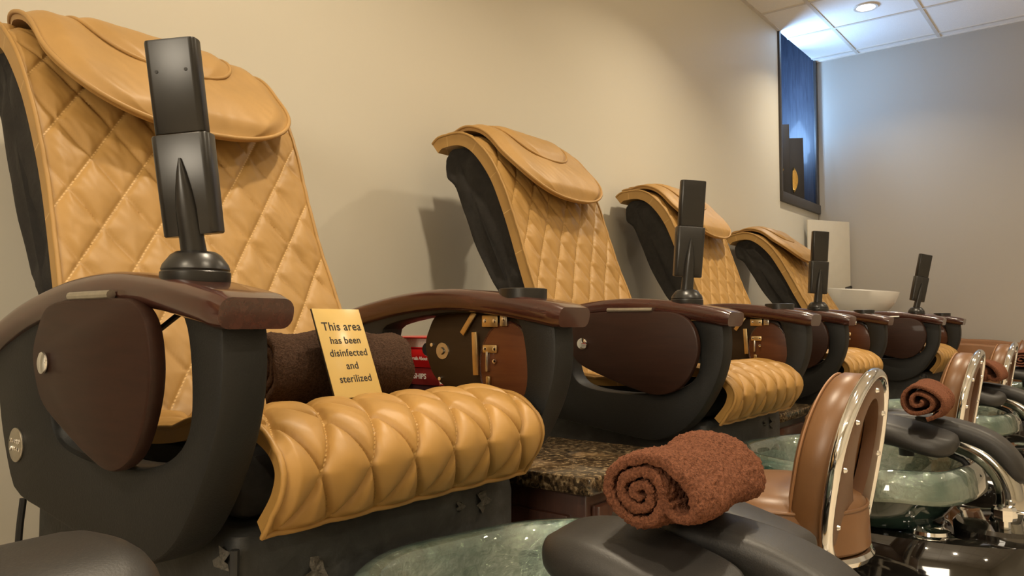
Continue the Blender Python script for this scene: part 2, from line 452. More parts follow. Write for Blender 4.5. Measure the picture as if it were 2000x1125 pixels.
# ------------------------------------------------------------------ the room
def room():
    WX0, WX1, WZ0 = 5.84, 6.755, 1.745            # opening of the small window (runs up to the ceiling)
    T = 0.12
    m = MB()
    m.box(((XB + WX0) / 2, YW + T / 2, ZC / 2), (WX0 - XB, T, ZC))
    m.box(((WX0 + XF) / 2, YW + T / 2, WZ0 / 2), (XF - WX0, T, WZ0))
    tag(m.build('wall_left', 'wall_paint'), 'long beige wall behind the row of massage chairs', 'wall', kind='structure')
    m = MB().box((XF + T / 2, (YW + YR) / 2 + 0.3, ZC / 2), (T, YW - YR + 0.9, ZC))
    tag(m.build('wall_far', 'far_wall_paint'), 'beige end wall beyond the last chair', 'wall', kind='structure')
    tag(MB().box(((XB + XF) / 2, YR - T / 2, ZC / 2), (XF - XB, T, ZC)).build('wall_right', 'wall_paint'), 'beige wall across the room', 'wall', kind='structure')
    tag(MB().box((XB - T / 2, (YW + YR) / 2, ZC / 2), (T, YW - YR, ZC)).build('wall_rear', 'wall_paint'), 'beige wall behind the camera', 'wall', kind='structure')
    tag(MB().box(((XB + XF) / 2, (YW + YR) / 2, -0.03), (XF - XB + 0.3, YW - YR + 0.3, 0.06)).build('floor', 'floor_tile'), 'brown tiled floor', 'floor', kind='structure')
    c = MB().box(((XB + XF) / 2, (YW + YR) / 2, ZC + 0.03), (XF - XB + 0.3, YW - YR, 0.06)).build('ceiling', 'ceiling_tile')
    tag(c, 'suspended ceiling of square off-white tiles', 'ceiling', kind='structure')
    g = MB()
    y = 1.675
    while y > YR: g.box(((XB + XF) / 2, y, ZC - 0.002), (XF - XB, 0.024, 0.008)); y -= 0.6
    x = 6.66
    while x > XB: g.box((x, (YW + YR) / 2, ZC - 0.0024), (0.024, YW - YR, 0.008)); x -= 0.6
    g.box(((XB + WX0) / 2, YW - 0.011, ZC - 0.004), (WX0 - XB, 0.022, 0.012)); g.box((XF - 0.011, (YW + YR) / 2, ZC - 0.004), (0.022, YW - YR, 0.012))
    g.build('ceiling_grid', 'tbar', c)
    # window recess
    w = empty('window_1', ((WX0 + WX1) / 2, YW + 0.2, WZ0)); tag(w, 'tall narrow window recess with dark frame at the far end of the left wall', 'window', kind='structure')
    def P(mb, n, mat): o = mb.build(n, mat); o.parent = w; o.matrix_parent_inverse = Matrix.Translation(-Vector(w.location)); return o
    D = 0.42; ZT = ZC + 0.5
    P(MB().box(((WX0 + XF) / 2, YW + D / 2, ZT), (XF - WX0 + .05, D + .05, 0.02)), 'head', 'navy_wood')
    P(MB().box(((WX0 + XF) / 2, YW + .01, ZC + .28), (XF - WX0 + .05, 0.02, 0.44)), 'head', 'navy_wood')
    P(MB().box((XF - 0.012, YW + D / 2, (WZ0 + ZT) / 2), (0.02, D, ZT - WZ0)), 'jamb', 'navy_wood')
    P(MB().box((WX0 - 0.01, YW + T + (D - T) / 2, (WZ0 + ZT) / 2), (0.02, D - T, ZT - WZ0)), 'jamb', 'navy_wood')
    P(MB().box(((WX0 + XF) / 2, YW + D / 2 + 0.01, WZ0 + 0.012), (XF - WX0, D, 0.024)), 'sill', 'dark_frame')
    P(MB().box(((WX0 + XF) / 2, YW + D + 0.01, (WZ0 + ZT) / 2), (XF - WX0, 0.02, ZT - WZ0)), 'back_panel', 'navy_wood')
    P(MB().box(((WX0 + WX1) / 2 + 0.0, YW - 0.012, WZ0 + 0.02), (WX1 - WX0 + 0.01, 0.03, 0.075), 0.004), 'window_frame', 'dark_frame')
    P(MB().box((WX0 + 0.012, YW - 0.006, (WZ0 + ZC) / 2), (0.035, 0.02, ZC - WZ0), 0.003), 'window_frame', 'dark_frame')
    P(MB().box((XF - 0.03, YW - 0.006, (WZ0 + ZC) / 2), (0.05, 0.02, ZC - WZ0), 0.003), 'window_frame', 'dark_frame')
    P(MB().box((6.28, YW + 0.165, 2.5), (0.17, 0.008, 1.0)), 'glass_panel', 'navy_wood')
    for z in (2.80, 2.34):
        P(MB().lathe([(0.0, 0), (0.022, 0), (0.026, 0.006), (0.026, 0.022), (0.018, 0.030), (0, 0.032)], (6.255, YW + 0.161, z), 20, rot=Matrix.Rotation(PI / 2, 4, 'X')), 'standoff_knob', 'chrome')
room()

def downlight(i, x, y, k):
    o = empty('recessed_light', (x, y, ZC))
    if i == 0: tag(o, 'round recessed downlight glowing in the ceiling near the far wall', 'ceiling light')
    else: tag(o, 'round recessed downlight elsewhere in the tiled ceiling', 'ceiling light', 'recessed downlights out of frame')
    MB().lathe([(0.058, -0.001), (0.062, -0.008), (0.080, -0.010), (0.084, -0.004), (0.084, -0.0005)], n=36).build('trim_ring', 'tbar', o)
    MB().lathe([(0, -0.003), (0.03, -0.003), (0.061, -0.0025), (0.061, -0.0005)], n=36).build('lens', 'lamp_glow', o)
    a = area('downlight_beam', (0, 0, -0.016), (0, 0, -1), 0.11, LAMP_POWER * k, LAMP_COL); a.parent = o; a.data.spread = math.radians(125)
for i, (x, y, k) in enumerate(LAMPS): downlight(i, x, y, k)

# ------------------------------------------------------------------ massage chair
BACK = Path([(.50, .615), (.555, .72), (.619, .868), (.678, 1.014), (.739, 1.182), (.793, 1.305), (.869, 1.40), (.949, 1.443), (1.045, 1.445), (1.085, 1.425)])
SEAT = Path([(.050, .537), (.018, .580), (.010, .622), (.036, .657), (.095, .678), (.18, .676), (.28, .652), (.40, .642), (.56, .645)])
HINGE = Vector((0, .50, .58))
ARM_C = 0.326
OUTER = cr([(.002, .80, 0), (.002, .71, 0), (.036, .62, 0), (.10, .535, 0), (.18, .495, 0), (.24, .493, 0), (.34, .505, 0), (.494, .524, 0), (.56, .532, 0), (.60, .555, 0), (.65, .65, 0), (.668, .74, 0), (.655, .775, 0), (.57, .805, 0), (.46, .828, 0), (.25, .845, 0), (.1, .835, 0), (.03, .822, 0)], 6, True)
INNER = cr([(.082, .80, 0), (.066, .73, 0), (.072, .67, 0), (.115, .635, 0), (.20, .616, 0), (.30, .612, 0), (.397, .621, 0), (.445, .645, 0), (.462, .70, 0), (.455, .77, 0), (.425, .80, 0), (.25, .822, 0), (.12, .815, 0)], 6, True)
TRAY = cr([(.444, .79, 0), (.457, .757, 0), (.444, .72, 0), (.412, .685, 0), (.33, .652, 0), (.25, .626, 0), (.18, .614, 0), (.12, .638, 0), (.084, .69, 0), (.072, .745, 0), (.088, .80, 0), (.13, .828, 0), (.20, .834, 0), (.33, .834, 0), (.41, .824, 0)], 5, True)
ARMP = Path([(-.022, .812), (.04, .824), (.13, .838), (.25, .8485), (.36, .844), (.46, .830), (.57, .806), (.68, .768), (.76, .725)])

def make_arm(root, s):
    """s = -1: the arm on the camera's side, s = +1: the far arm"""
    X = s * ARM_C
    # C shaped moulded frame
    c = (.27, .70); O = polar(OUTER, c, 96); I = polar(INNER, c, 96); hw = 0.031
    def lp(L, d, x): 
        out = []
        for p in L:
            v = Vector((p[0] - c[0], p[1] - c[1])); l = v.length; v *= (l + d) / l; out.append((X + x, c[0] + v.x, c[1] + v.y))
        return out
    b = 0.007
    rings = [lp(O, 0, -hw + b), lp(O, -b * .3, -hw + b * .3), lp(O, -b, -hw), lp(I, b, -hw), lp(I, b * .3, -hw + b * .3), lp(I, 0, -hw + b),
             lp(I, 0, hw - b), lp(I, b * .3, hw - b * .3), lp(I, b, hw), lp(O, -b, hw), lp(O, -b * .3, hw - b * .3), lp(O, 0, hw - b)]
    fr = MB().grid(rings, closed_u=True, closed_v=True).build('arm_frame', 'black_plastic', root)
    # wooden arm rest
    rings = []; n = 44
    for i in range(n + 1):
        d = ARMP.L * i / n; p = ARMP.at(d); N = ARMP.nrm(d) ; f = 1.0
        wide = 0.094 + 0.010 * sstep(1 - d / .25); e = min(d, ARMP.L - d) / 0.012
        k = math.sqrt(max(0.05, 1 - (1 - min(1, e)) ** 2)); k = 0.80 + 0.20 * k
        sec = rr_section(wide * (1 - (1 - k) * .35), 0.043 * k, 0.018 * k, 5)
        rings.append([(X + q[0], p.x + N.x * q[1], p.y + N.y * q[1]) for q in sec])
    MB().loft(rings).build('arm_rest', 'mahogany', root, sharp=50)
    # fold down side tray on the outer face
    TL = [(.078 + (p.x - .072) * ((.457 - .078) / (.457 - .072)) * (1 if s < 0 else .75), p.y) for p in TRAY]
    x0, x1 = X + s * (hw + 0.004), X + s * (hw + 0.026)
    tr = plate_yz(MB(), TL, x0, x1, 0.006).build('side_tray', 'tray_wood', root)
    cy, cz = .26, .735
    small = [((p[0] - .1) * .90 + .122 if s > 0 else (p[0] - .078) * .80 + .145, (p[1] - cz) * .95 + cz) for p in TL]
    plate_yz(MB(), small, X + s * (hw - 0.020), X + s * (hw + 0.002), 0.006).build('tray_underlay', 'mahogany', tr)
    MB().tube([(X + s * (hw + 0.022), .20, .838), (X + s * (hw + 0.022), .33, .838)], 0.006, 10).build('hinge', 'steel', tr)
    MB().lathe([(0, .008), (.010, .0075), (.0155, .0055), (.016, .003), (.014, 0)], (x1, .404, .745), 24, rot=Matrix.Rotation(s * PI / 2, 4, 'Y')).build('knob', 'chrome', tr)
    # fittings on the inner face of the tray
    xi = X + s * (hw - 0.022)
    disc = [((p[0] - .1) * .95 + .106 if s > 0 else (p[0] - .078) * .78 + .155, (p[1] - cz) * .95 + cz) for p in TL]
    plate_yz(MB(), disc, xi, xi - s * 0.006, 0.002).build('backing_disc', 'tray_inner', tr)
    if s > 0:
        ell = [((.135 if s > 0 else .27) + .065 * math.cos(a), .718 + .085 * math.sin(a)) for a in [2 * PI * k / 40 for k in range(40)]]
        plate_yz(MB(), ell, xi - s * .004, xi - s * 0.010, 0.002).build('round_panel', 'tray_red', tr)
        MB().tube([(xi - s * .008, (.135 if s > 0 else .27) + .066 * math.cos(2 * PI * k / 40), .718 + .086 * math.sin(2 * PI * k / 40)) for k in range(40)], 0.003, 8, closed=True).build('panel_rim', 'mahogany', tr)
        xj = xi - s * 0.014
        R = lambda a: Matrix.Rotation(a, 4, 'X')
        MB().box((xj, .228, .802), (.004, .012, .055), .001, R(math.radians(38))).build('stay_bar', 'brass', tr)
        MB().box((xj - s * .003, .207, .742), (.005, .013, .085), .001, R(math.radians(-3))).build('stay_bar', 'brass', tr)
        MB().box((xj, .172, .806), (.004, .040, .024), .002).build('bracket_plate', 'brass', tr)
        MB().box((xj, .137, .808), (.006, .018, .024), .002).build('bracket_plate', 'steel', tr)
        MB().box((xj, .172, .752), (.005, .036, .016), .006).build('latch', 'brass', tr)
        MB().box((xj, .178, .727), (.009, .006, .040), .002).build('latch_rod', 'steel', tr)
        MB().box((xj, .176, .690), (.006, .010, .018), .002).build('latch_tab', 'brass', tr)
        for y, z in ((.184, .806), (.160, .806), (.184, .752), (.160, .752), (.160, .728), (.137, .81), (.335, .757), (.312, .688)):
            MB().lathe([(0, .004), (.004, .003), (.0045, 0)], (xj if y < .2 else xi - s * .006, y, z), 10, rot=Matrix.Rotation(-s * PI / 2, 4, 'Y')).build('screw', 'chrome', tr)
        MB().lathe([(0, .006), (.006, .006), (.008, .002), (.017, .002), (.018, 0)], (xi - s * .006, .305, .745), 20, rot=Matrix.Rotation(-s * PI / 2, 4, 'Y')).build('round_stop', 'steel', tr)
    # oval metal badge low on the outer face
    bd = [(.572 + .026 * math.cos(a), .611 + .027 * math.sin(a)) for a in [2 * PI * k / 32 for k in range(32)]]
    bg = plate_yz(MB(), bd, X + s * (hw - .001), X + s * (hw + .004), 0.0015).build('badge', 'steel', fr)
    m = MB()
    for row in (0, 1):
        pts = [(X + s * (hw + .0045), .552 + .0016 * k * (1 if s > 0 else 1), .617 - .012 * row + .0028 * math.sin(k * 1.5 + row)) for k in range(25)]
        m.tube(pts, 0.0013, 5)
    m.build('badge_script', 'chrome', bg)
    if s < 0: MB().tube([(X + .024, .180, .819), (X + .024, .275, .780)], 0.004, 8).build('gas_strut', 'rubber_black', root)

def make_chair():
    root = empty('massage_chair')
    # pedestal box wrapped in worn vinyl
    rings = []
    for z, k in ((0, .0), (.10, 0), (.40, 0), (.50, 0), (.53, -.004), (.538, -.012)):
        rings.append([(q[0], q[1] + .385, z) for q in rr_section(.566 + 2 * k, .61 + 2 * k, .018, 4)])
    ped = MB().loft(rings).build('pedestal', 'worn_vinyl', root, sharp=40)
    rnd = random.Random(3)
    def patch(cx, cz, r, side):
        pts = []; n = 13
        for k in range(n):
            a = 2 * PI * k / n; q = r * (0.45 + 0.75 * rnd.random())
            pts.append((cx + q * math.cos(a), cz + q * 1.1 * math.sin(a)))
        m = MB(); ctr = (cx, cz)
        P3 = lambda p, d: (p[0], .0795 - d, p[1]) if side == 0 else (-.2835 - d, p[0], p[1])
        vs = [P3(ctr, .004)] + [P3(((p[0] + cx) / 2, (p[1] + cz) / 2), .001 + .004 * rnd.random()) for p in pts] + [P3(p, .0005 + .007 * (k % 3 == 0)) for k, p in enumerate(pts)]
        fs = [(0, 1 + k, 1 + (k + 1) % n) for k in range(n)] + [(1 + k, 1 + n + k, 1 + n + (k + 1) % n, 1 + (k + 1) % n) for k in range(n)]
        m.add(vs, fs).build('torn_patch', 'torn_fibre', ped, sharp=0)
    patch(-.165, .465, .020, 0); patch(.19, .495, .016, 0); patch(.13, .497, .008, 0); patch(.105, .50, .016, 1); patch(.10, .455, .012, 1)
    MB().tube([(-.288, .076, 0.02), (-.288, .076, .52)], .006, 8).build('corner_trim', 'rubber_black', ped)
    # dark platform under the seat
    MB().box((0, .36, .585), (.52, .50, .09), .02).build('seat_platform', 'black_cloth', root)
    # seat
    parts = [shell(SEAT, 0, SEAT.L, lambda v: .267, .022, 170, 200, .0110, .083, .17, wr=.0016, piping=.0042, edge=.022, seed=2)]
    shell_obj(parts, 'seat', 'tan_leather_seat', root)
    # back rest: black cloth body, quilted cover, head pillow; all turn about the hinge
    body = [(.545, .60), (.60, .72), (.672, .893), (.735, 1.067), (.79, 1.225), (.835, 1.33), (.90, 1.388), (.96, 1.403), (1.02, 1.398), (1.055, 1.36), (1.050, 1.31), (1.005, 1.265), (.95, 1.133), (.88, .991), (.792, .86), (.72, .72), (.66, .60)]
    loop = cr([(a, b, 0) for a, b in body], 5, True)
    rows = []; H = HINGE; cy, cz = .80, 1.05; nx = 40
    N = len(loop)
    for i in range(nx + 1):
        t = 2 * i / nx - 1; x = .262 * (math.sin(t * PI / 2) * .5 + t * .5)
        k = (1 - abs(t) ** 8) ** .5 if abs(t) < 1 else 0
        r = []
        for j, p in enumerate(loop):
            q = Vector((p.x, p.y)); ctr = Vector((.545 + (q.y - .6) * .62, q.y)); 
            d = q - ctr; q = ctr + d * (0.90 + .10 * k)
            w = noise.noise(Vector((x * 7, q.x * 10 + q.y * 3, q.y * 5))) * .007 + abs(noise.noise(Vector((x * 4 + 9, q.x * 16 - q.y * 14, 2)))) * .020 - .010
            w2 = noise.noise(Vector((q.x * 14 + 5, q.y * 9, x * 3))) * .006 * (1 if abs(t) > .8 else 0)
            r.append((x * (1 + .0) + math.copysign(w2, 1) , q.x + w * (.3 if q.x < ctr.x else 1) - H.y, q.y + w * .4 - H.z))
        rows.append(r)
    m = MB().grid(rows, closed_u=True)
    for rw, sd in ((rows[0], -1), (rows[-1], 1)):      # slack cloth sides with folds
        rings = []
        for q in range(15):
            k = 1 - q / 14 * .97; ring = []
            for p in rw:
                Z = p[2] + H.z; Yc = .60 + (Z - .6) * .49 - H.y; y = Yc + (p[1] - Yc) * k; z = p[2] * (1 - (1 - k) * .06) + .02 * (1 - k)
                e = sstep((1 - k) / .25); f = noise.noise(Vector((y * 9 + z * 12, z * 3.2 - y * 5, sd * 4.0)))
                g = abs(noise.noise(Vector((y * 15 - z * 9, z * 5 + y * 7, 7.0 + sd))))
                ring.append((p[0] + sd * e * (f * .014 + g * .016 - .004), y, z))
            rings.append(ring)
        m.grid(rings, closed_u=True); m.cap(rings[-1])
    back = m.build('backrest', 'black_cloth', root, loc=HINGE, sharp=0)
    hw = .288
    cov = shell(BACK, 0, BACK.L, lambda v: hw + .006 * math.sin(v * 9),   .040, 150, 270, .0062, .100, .145, wr=.0042, piping=.0045, edge=.028, seed=5)
    shell_obj([cov], 'back_cover', 'tan_leather_back', back, HINGE)
    L = BACK.L; sB = L - .475
    def w1(v):
        t = (v - sB) / .19
        return .262 * (max(0.0025, 1 - (1 - min(1, t)) ** 2.6)) ** (1 / 2.3) - .045 * sstep((v - L + .16) / .16)
    def o1(v): t = (v - sB) / (L - sB); return .052 + .040 * (1 - sstep(t / .42)) - .018 * sstep((t - .5) / .5) + .02 * sstep((t - .85) / .15)
    p1 = shell(BACK, sB, L - .02, w1, .030, 70, 90, 0, off=o1, wr=.0028, piping=.0048, edge=.05, seed=11, dome=.016)
    s2 = sB + .16
    def w2(v): t = (v - s2) / .14; return .165 * (max(0.0025, 1 - (1 - min(1, t)) ** 2.4)) ** (1 / 2.2)
    p2 = shell(BACK, s2, L - .03, w2, .018, 44, 50, 0, off=lambda v: o1(v) + .012, wr=.002, piping=.004, edge=.04, seed=15, dome=.010)
    shell_obj([p1, p2], 'head_pillow', 'tan_leather_plain', back, HINGE)
    make_arm(root, -1); make_arm(root, 1)
    # remote holder on the near arm
    hx, hy = -ARM_C, .112
    h = MB().lathe([(0, .850), (.041, .850), (.042, .853), (.042, .864), (.040, .866), (.041, .868), (.039, .874), (.030, .886), (.024, .890), (0, .891)], (hx, hy, 0), 40).build('holder_base', 'black_smooth_plastic', root)
    # cup ring on the far arm
    MB().lathe([(.040, .846), (.0455, .846), (.046, .866), (.043, .867), (.0415, .865), (.041, .850)], (ARM_C, .095, 0), 40).build('cup_ring', 'black_smooth_plastic', root)
    return root

def make_holder(root, rz0, rz, lean):
    """stem and sleeve of the remote holder, turned the way it was left; returns frame for the remote"""
    hx, hy, hz = -ARM_C, .112, .887
    M = Matrix.Translation((hx, hy, hz)) @ Matrix.Rotation(rz, 4, 'Z') @ Matrix.Rotation(lean[0], 4, 'X') @ Matrix.Rotation(lean[1], 4, 'Y')
    if rz0: M = Matrix.Translation((0, 0, -.012)) @ M @ Matrix.Scale(.95, 4)
    def T(mb): mb.v = [tuple(M @ Vector(v)) for v in mb.v]; return mb
    # local: face normal is -y, width along x
    m = MB(); st = []
    for z, w, d, y in ((-.012, .036, .032, .0), (.01, .032, .030, -.001), (.040, .030, .028, -.004), (.072, .027, .025, -.008), (.097, .021, .020, -.010), (.120, .012, .014, -.011), (.138, .003, .006, -.0115)):
        st.append([(q[0], y + q[1], z) for q in rr_section(w, d, min(w, d) * .45, 4)])
    T(m.loft(st)).build('holder_stem', 'black_smooth_plastic', root)
    sl = []
    for z, w, d in ((.038, .070, .034), (.040, .073, .036), (.10, .074, .037), (.168, .075, .038), (.170, .073, .036)):
        sl.append([(q[0], q[1] + .008, z) for q in rr_section(w, d, .010, 5)])
    T(MB().loft(sl)).build('holder_sleeve', 'black_smooth_plastic', root)
    return M
def make_remote(name, root, M, label):
    e = empty(name); e.matrix_world = Matrix.Translation(root.location) @ M @ Matrix.Translation((0, .008, .172)); tag(e, label, 'remote control', 'massage remotes standing in the arm holders')
    b = []
    for z, w, d in ((0, .065, .028), (.001, .066, .029), (.119, .067, .029), (.1215, .066, .028), (.122, .062, .025)):
        b.append([(q[0], q[1], z) for q in rr_section(w, d, .008, 5)])
    MB().loft(b).build('remote_body', 'black_smooth_plastic', e)
    for x in (-.019, .019):
        MB().lathe([(0, .0008), (.0022, .0006), (.0024, 0)], (x, -.0146, .080), 12, rot=Matrix.Rotation(PI / 2, 4, 'X')).build('screw_cap', 'rubber_black', e)
    MB().box((0, .0150, .06), (.045, .002, .075), .001).build('keypad', 'rubber_black', e)
    return e

chair = make_chair()
CH = [(.845, .80), (2.225, .795), (3.605, .875), (4.985, .773)]
CLAB = ['tan quilted massage chair nearest the camera, with a yellow sign on its seat',
        'tan quilted massage chair second from the camera, its side tray closed',
        'tan quilted massage chair third from the camera, between two others',
        'tan quilted massage chair furthest away, reclined back in front of white board']
RLAB = ['black remote in arm holder of the nearest massage chair', 'black remote in arm holder of the second massage chair',
        'black remote in arm holder of the third massage chair, before white board', 'slanted black remote in arm holder of the furthest massage chair']
LEAN = [(.09, -.10), (.02, .07), (.02, .06), (.05, .19)]
nb = copy_tree(chair); nb.location = (-.60, .80, 0); tag(nb, 'tan quilted massage chair standing just outside the left edge', 'massage chair', 'massage chairs along the wall')  # unseen chair, added so its shadow falls on the lower left wall
chairs = [chair] + [copy_tree(chair) for _ in range(3)]
for i, c in enumerate(chairs):
    c.location = (CH[i][0], CH[i][1], 0); tag(c, CLAB[i], 'massage chair', 'massage chairs along the wall')
    for ch in kids(c):
        if ch.data and ch.data.name == 'side_tray':
            if i == 0: ch.scale = (1, .918, 1); ch.location.y = .0375
            else: ch.scale = (1, 1.06, 1); ch.location.y = -.027
        if ch.name.startswith('backrest'):
            if i == 3: ch.rotation_euler = (-math.radians(8.5), 0, 0)
            if i == 0: ch.rotation_euler = (-math.radians(2.5), 0, 0); ch.location = HINGE + Vector((0, -.045, -.028))
    M = make_holder(c, i == 0, math.atan2(-.62, -.78) + PI / 2, LEAN[i])
    make_remote('remote_control', c, M, RLAB[i])

# ------------------------------------------------------------------ pedicure basins
def make_basin():
    root = empty('pedicure_basin')
    def ov(sx, sy, z, n=56, dy=0.0, p=2.4, fn=None):
        out = []
        for k in range(n):
            a = 2 * PI * k / n; c, s = math.cos(a), math.sin(a)
            x = sx * math.copysign(abs(c) ** (2 / p), c); y = sy * math.copysign(abs(s) ** (2 / p), s) + dy
            out.append((x, y, z + (fn(x, y) if fn else 0)))
        return out
    b = [ov(.245, .35, .0, dy=-.12), ov(.255, .36, .02, dy=-.12), ov(.262, .365, .10, dy=-.12), ov(.255, .36, .20, dy=-.12), ov(.235, .35, .27, dy=-.12),
         ov(.215, .335, .305, dy=-.12), ov(.19, .31, .312, dy=-.12), ov(.17, .20, .300, dy=.0), ov(.14, .16, .285, dy=.02)]
    base = MB().loft(b).build('basin_base', 'black_gloss', root)
    MB().tube(ov(.257, .363, .012, dy=-.12), .006, 8, closed=True).build('base_trim', 'gold', base)
    dk = [ov(.115, .085, .29, dy=-.335, p=2.2), ov(.14, .105, .300, dy=-.335, p=2.2), ov(.142, .107, .322, dy=-.335, p=2.2), ov(.134, .100, .331, dy=-.335, p=2.2), ov(.09, .06, .333, dy=-.335, p=2.2)]
    MB().loft(dk).build('deck', 'black_gloss', root)
    MB().box((-.07, .02, .36), (.016, .035, .14), .005, Matrix.Rotation(.25, 4, 'Y')).build('bowl_bracket', 'black_gloss', root)
    MB().box((.07, .02, .36), (.016, .035, .14), .005, Matrix.Rotation(-.25, 4, 'Y')).build('bowl_bracket', 'black_gloss', root)
    MB().lathe([(.0, .026), (.03, .024), (.034, .018), (.044, .014), (.046, .006), (.056, .002), (.057, 0)], (-.15, -.20, .306), 32).build('drain_dial', 'chrome', root)
    def lip(x, y): return -.014 * sstep((-y - .14) / .14) + .006 * math.cos(math.atan2(y, x) * 3) - .006 * sstep((-x - .05) / .2)
    R = [(.26, .322, 0), (.55, .326, 0), (.70, .342, .1), (.79, .380, .3), (.84, .425, .6), (.88, .456, .9), (.92, .470, 1), (.96, .4705, 1), (1.00, .460, 1), (1.03, .440, 1), (1.045, .415, 1.05), (1.045, .404, 1.1), (1.03, .402, 1.1),
         (1.02, .418, 1), (.985, .442, 1), (.94, .452, 1), (.89, .436, .8), (.84, .400, .5), (.80, .365, .3), (.72, .328, .1), (.56, .308, 0), (.26, .304, 0)]
    rings = [ov(.275 * k, .282 * k, z, 80, p=3.1, fn=(lambda x, y, w=w: w * lip(x, y))) for k, z, w in R]
    MB().loft(rings).build('glass_bowl', 'green_bowl_glass', root, sharp=0)
    W = [(.20, .299, 0), (.58, .301, 0), (.74, .320, .1), (.825, .362, .3), (.865, .398, .5), (.90, .420, .75)]
    MB().loft([ov(.275 * k, .282 * k, z, 64, p=3.1, fn=(lambda x, y, w=w: w * lip(x, y) - .002)) for k, z, w in W], cap1=False).build('bowl_underside', 'dark_green_glass', root, sharp=0)
    # arched spout
    sp = Path([(-.335, .325), (-.350, .38), (-.338, .435), (-.298, .482), (-.235, .508), (-.16, .514), (-.115, .510)]); n = 36; rg = []
    for i in range(n + 1):
        d = sp.L * i / n; p, N = sp.at(d), sp.nrm(d); w = .094 - .030 * i / n; h = .064 - .034 * i / n
        rg.append([(q[0], p.x - N.x * q[1], p.y - N.y * q[1]) for q in rr_section(w, h, h * .42, 5)])
    spt = MB().loft(rg).build('spout', 'smoked_chrome', root, sharp=50)
    MB().lathe([(.018, -.02), (.019, 0), (.019, .02), (.012, .022)], (0, -.125, .484), 20).build('spout_mouth', 'black_smooth_plastic', spt)
    MB().tube([(0, -.13, .486), (0, -.20, .484), (0, -.25, .465), (0, -.285, .425)], .008, 8).build('inner_pipe', 'rubber_black', spt)
    for x, y in ((-.095, -.345), (.085, -.37)):
        k = MB().lathe([(.012, 0), (.012, .018), (.024, .020), (.026, .028), (.026, .044), (.022, .050), (0, .052)], (x, y, .333), 8).build('control_knob', 'chrome', root, sharp=20)
        MB().box((x, y - .03, .333 + .04), (.009, .04, .008), .003).build('knob_lever', 'chrome', k)
    # padded foot rests either side of the central spine
    for s in (-1, 1):
        rg = []; n = 30
        for i in range(n + 1):
            t = i / n; y = -.262 + .225 * t; e = math.sqrt(max(0.0, 1 - abs(2 * t - 1) ** 4))
            w = (.138 - .015 * t) * (.15 + .85 * e); zt = .519 + .026 * sstep((t - .05) / .7) ; hh = (.055) * (.12 + .88 * e)
            rg.append([(s * (.118 + .006 * t) + q[0], y, zt + q[1] - .12 * s * q[0] - .010 * (q[0] / .075) ** 2 * (1 if q[1] > 0 else .3)) for q in rr_section(w, hh, min(w, hh) * .42, 6)])
        MB().loft(rg).build('footrest_pad', 'pad_rubber', root, sharp=0)
    fs = Path([(-.375, .425), (-.355, .47), (-.318, .51), (-.265, .533), (-.20, .545), (-.12, .550), (-.05, .549)]); rg = []; n = 36
    for i in range(n + 1):
        d = fs.L * i / n; p, N = fs.at(d), fs.nrm(d); e = math.sqrt(max(0, 1 - abs(2 * i / n - 1) ** 7)); w = .096 * (.3 + .7 * e); h = .046 * (.25 + .75 * e)
        rg.append([(q[0], p.x + N.x * q[1], p.y + N.y * q[1]) for q in rr_section(w, h, h * .4, 5)])
    MB().loft(rg).build('footrest_spine', 'pad_rubber', root, sharp=0)
    return root
basin = make_basin()
BPOS = [(.888, .575), (2.21, .575), (3.58, .62), (4.97, .548)]
BLAB = ['green glass pedicure basin nearest the camera, under the large rust towel', 'green glass pedicure basin second from the camera, chrome spout in full view',
        'green glass pedicure basin third from the camera, at the right edge', 'green glass pedicure basin furthest away, mostly cut by the right edge']
for i, (x, y) in enumerate(BPOS):
    b = basin if i == 0 else copy_tree(basin)
    b.location = (x, y, 0); tag(b, BLAB[i], 'pedicure basin', 'pedicure basins in front of the chairs')

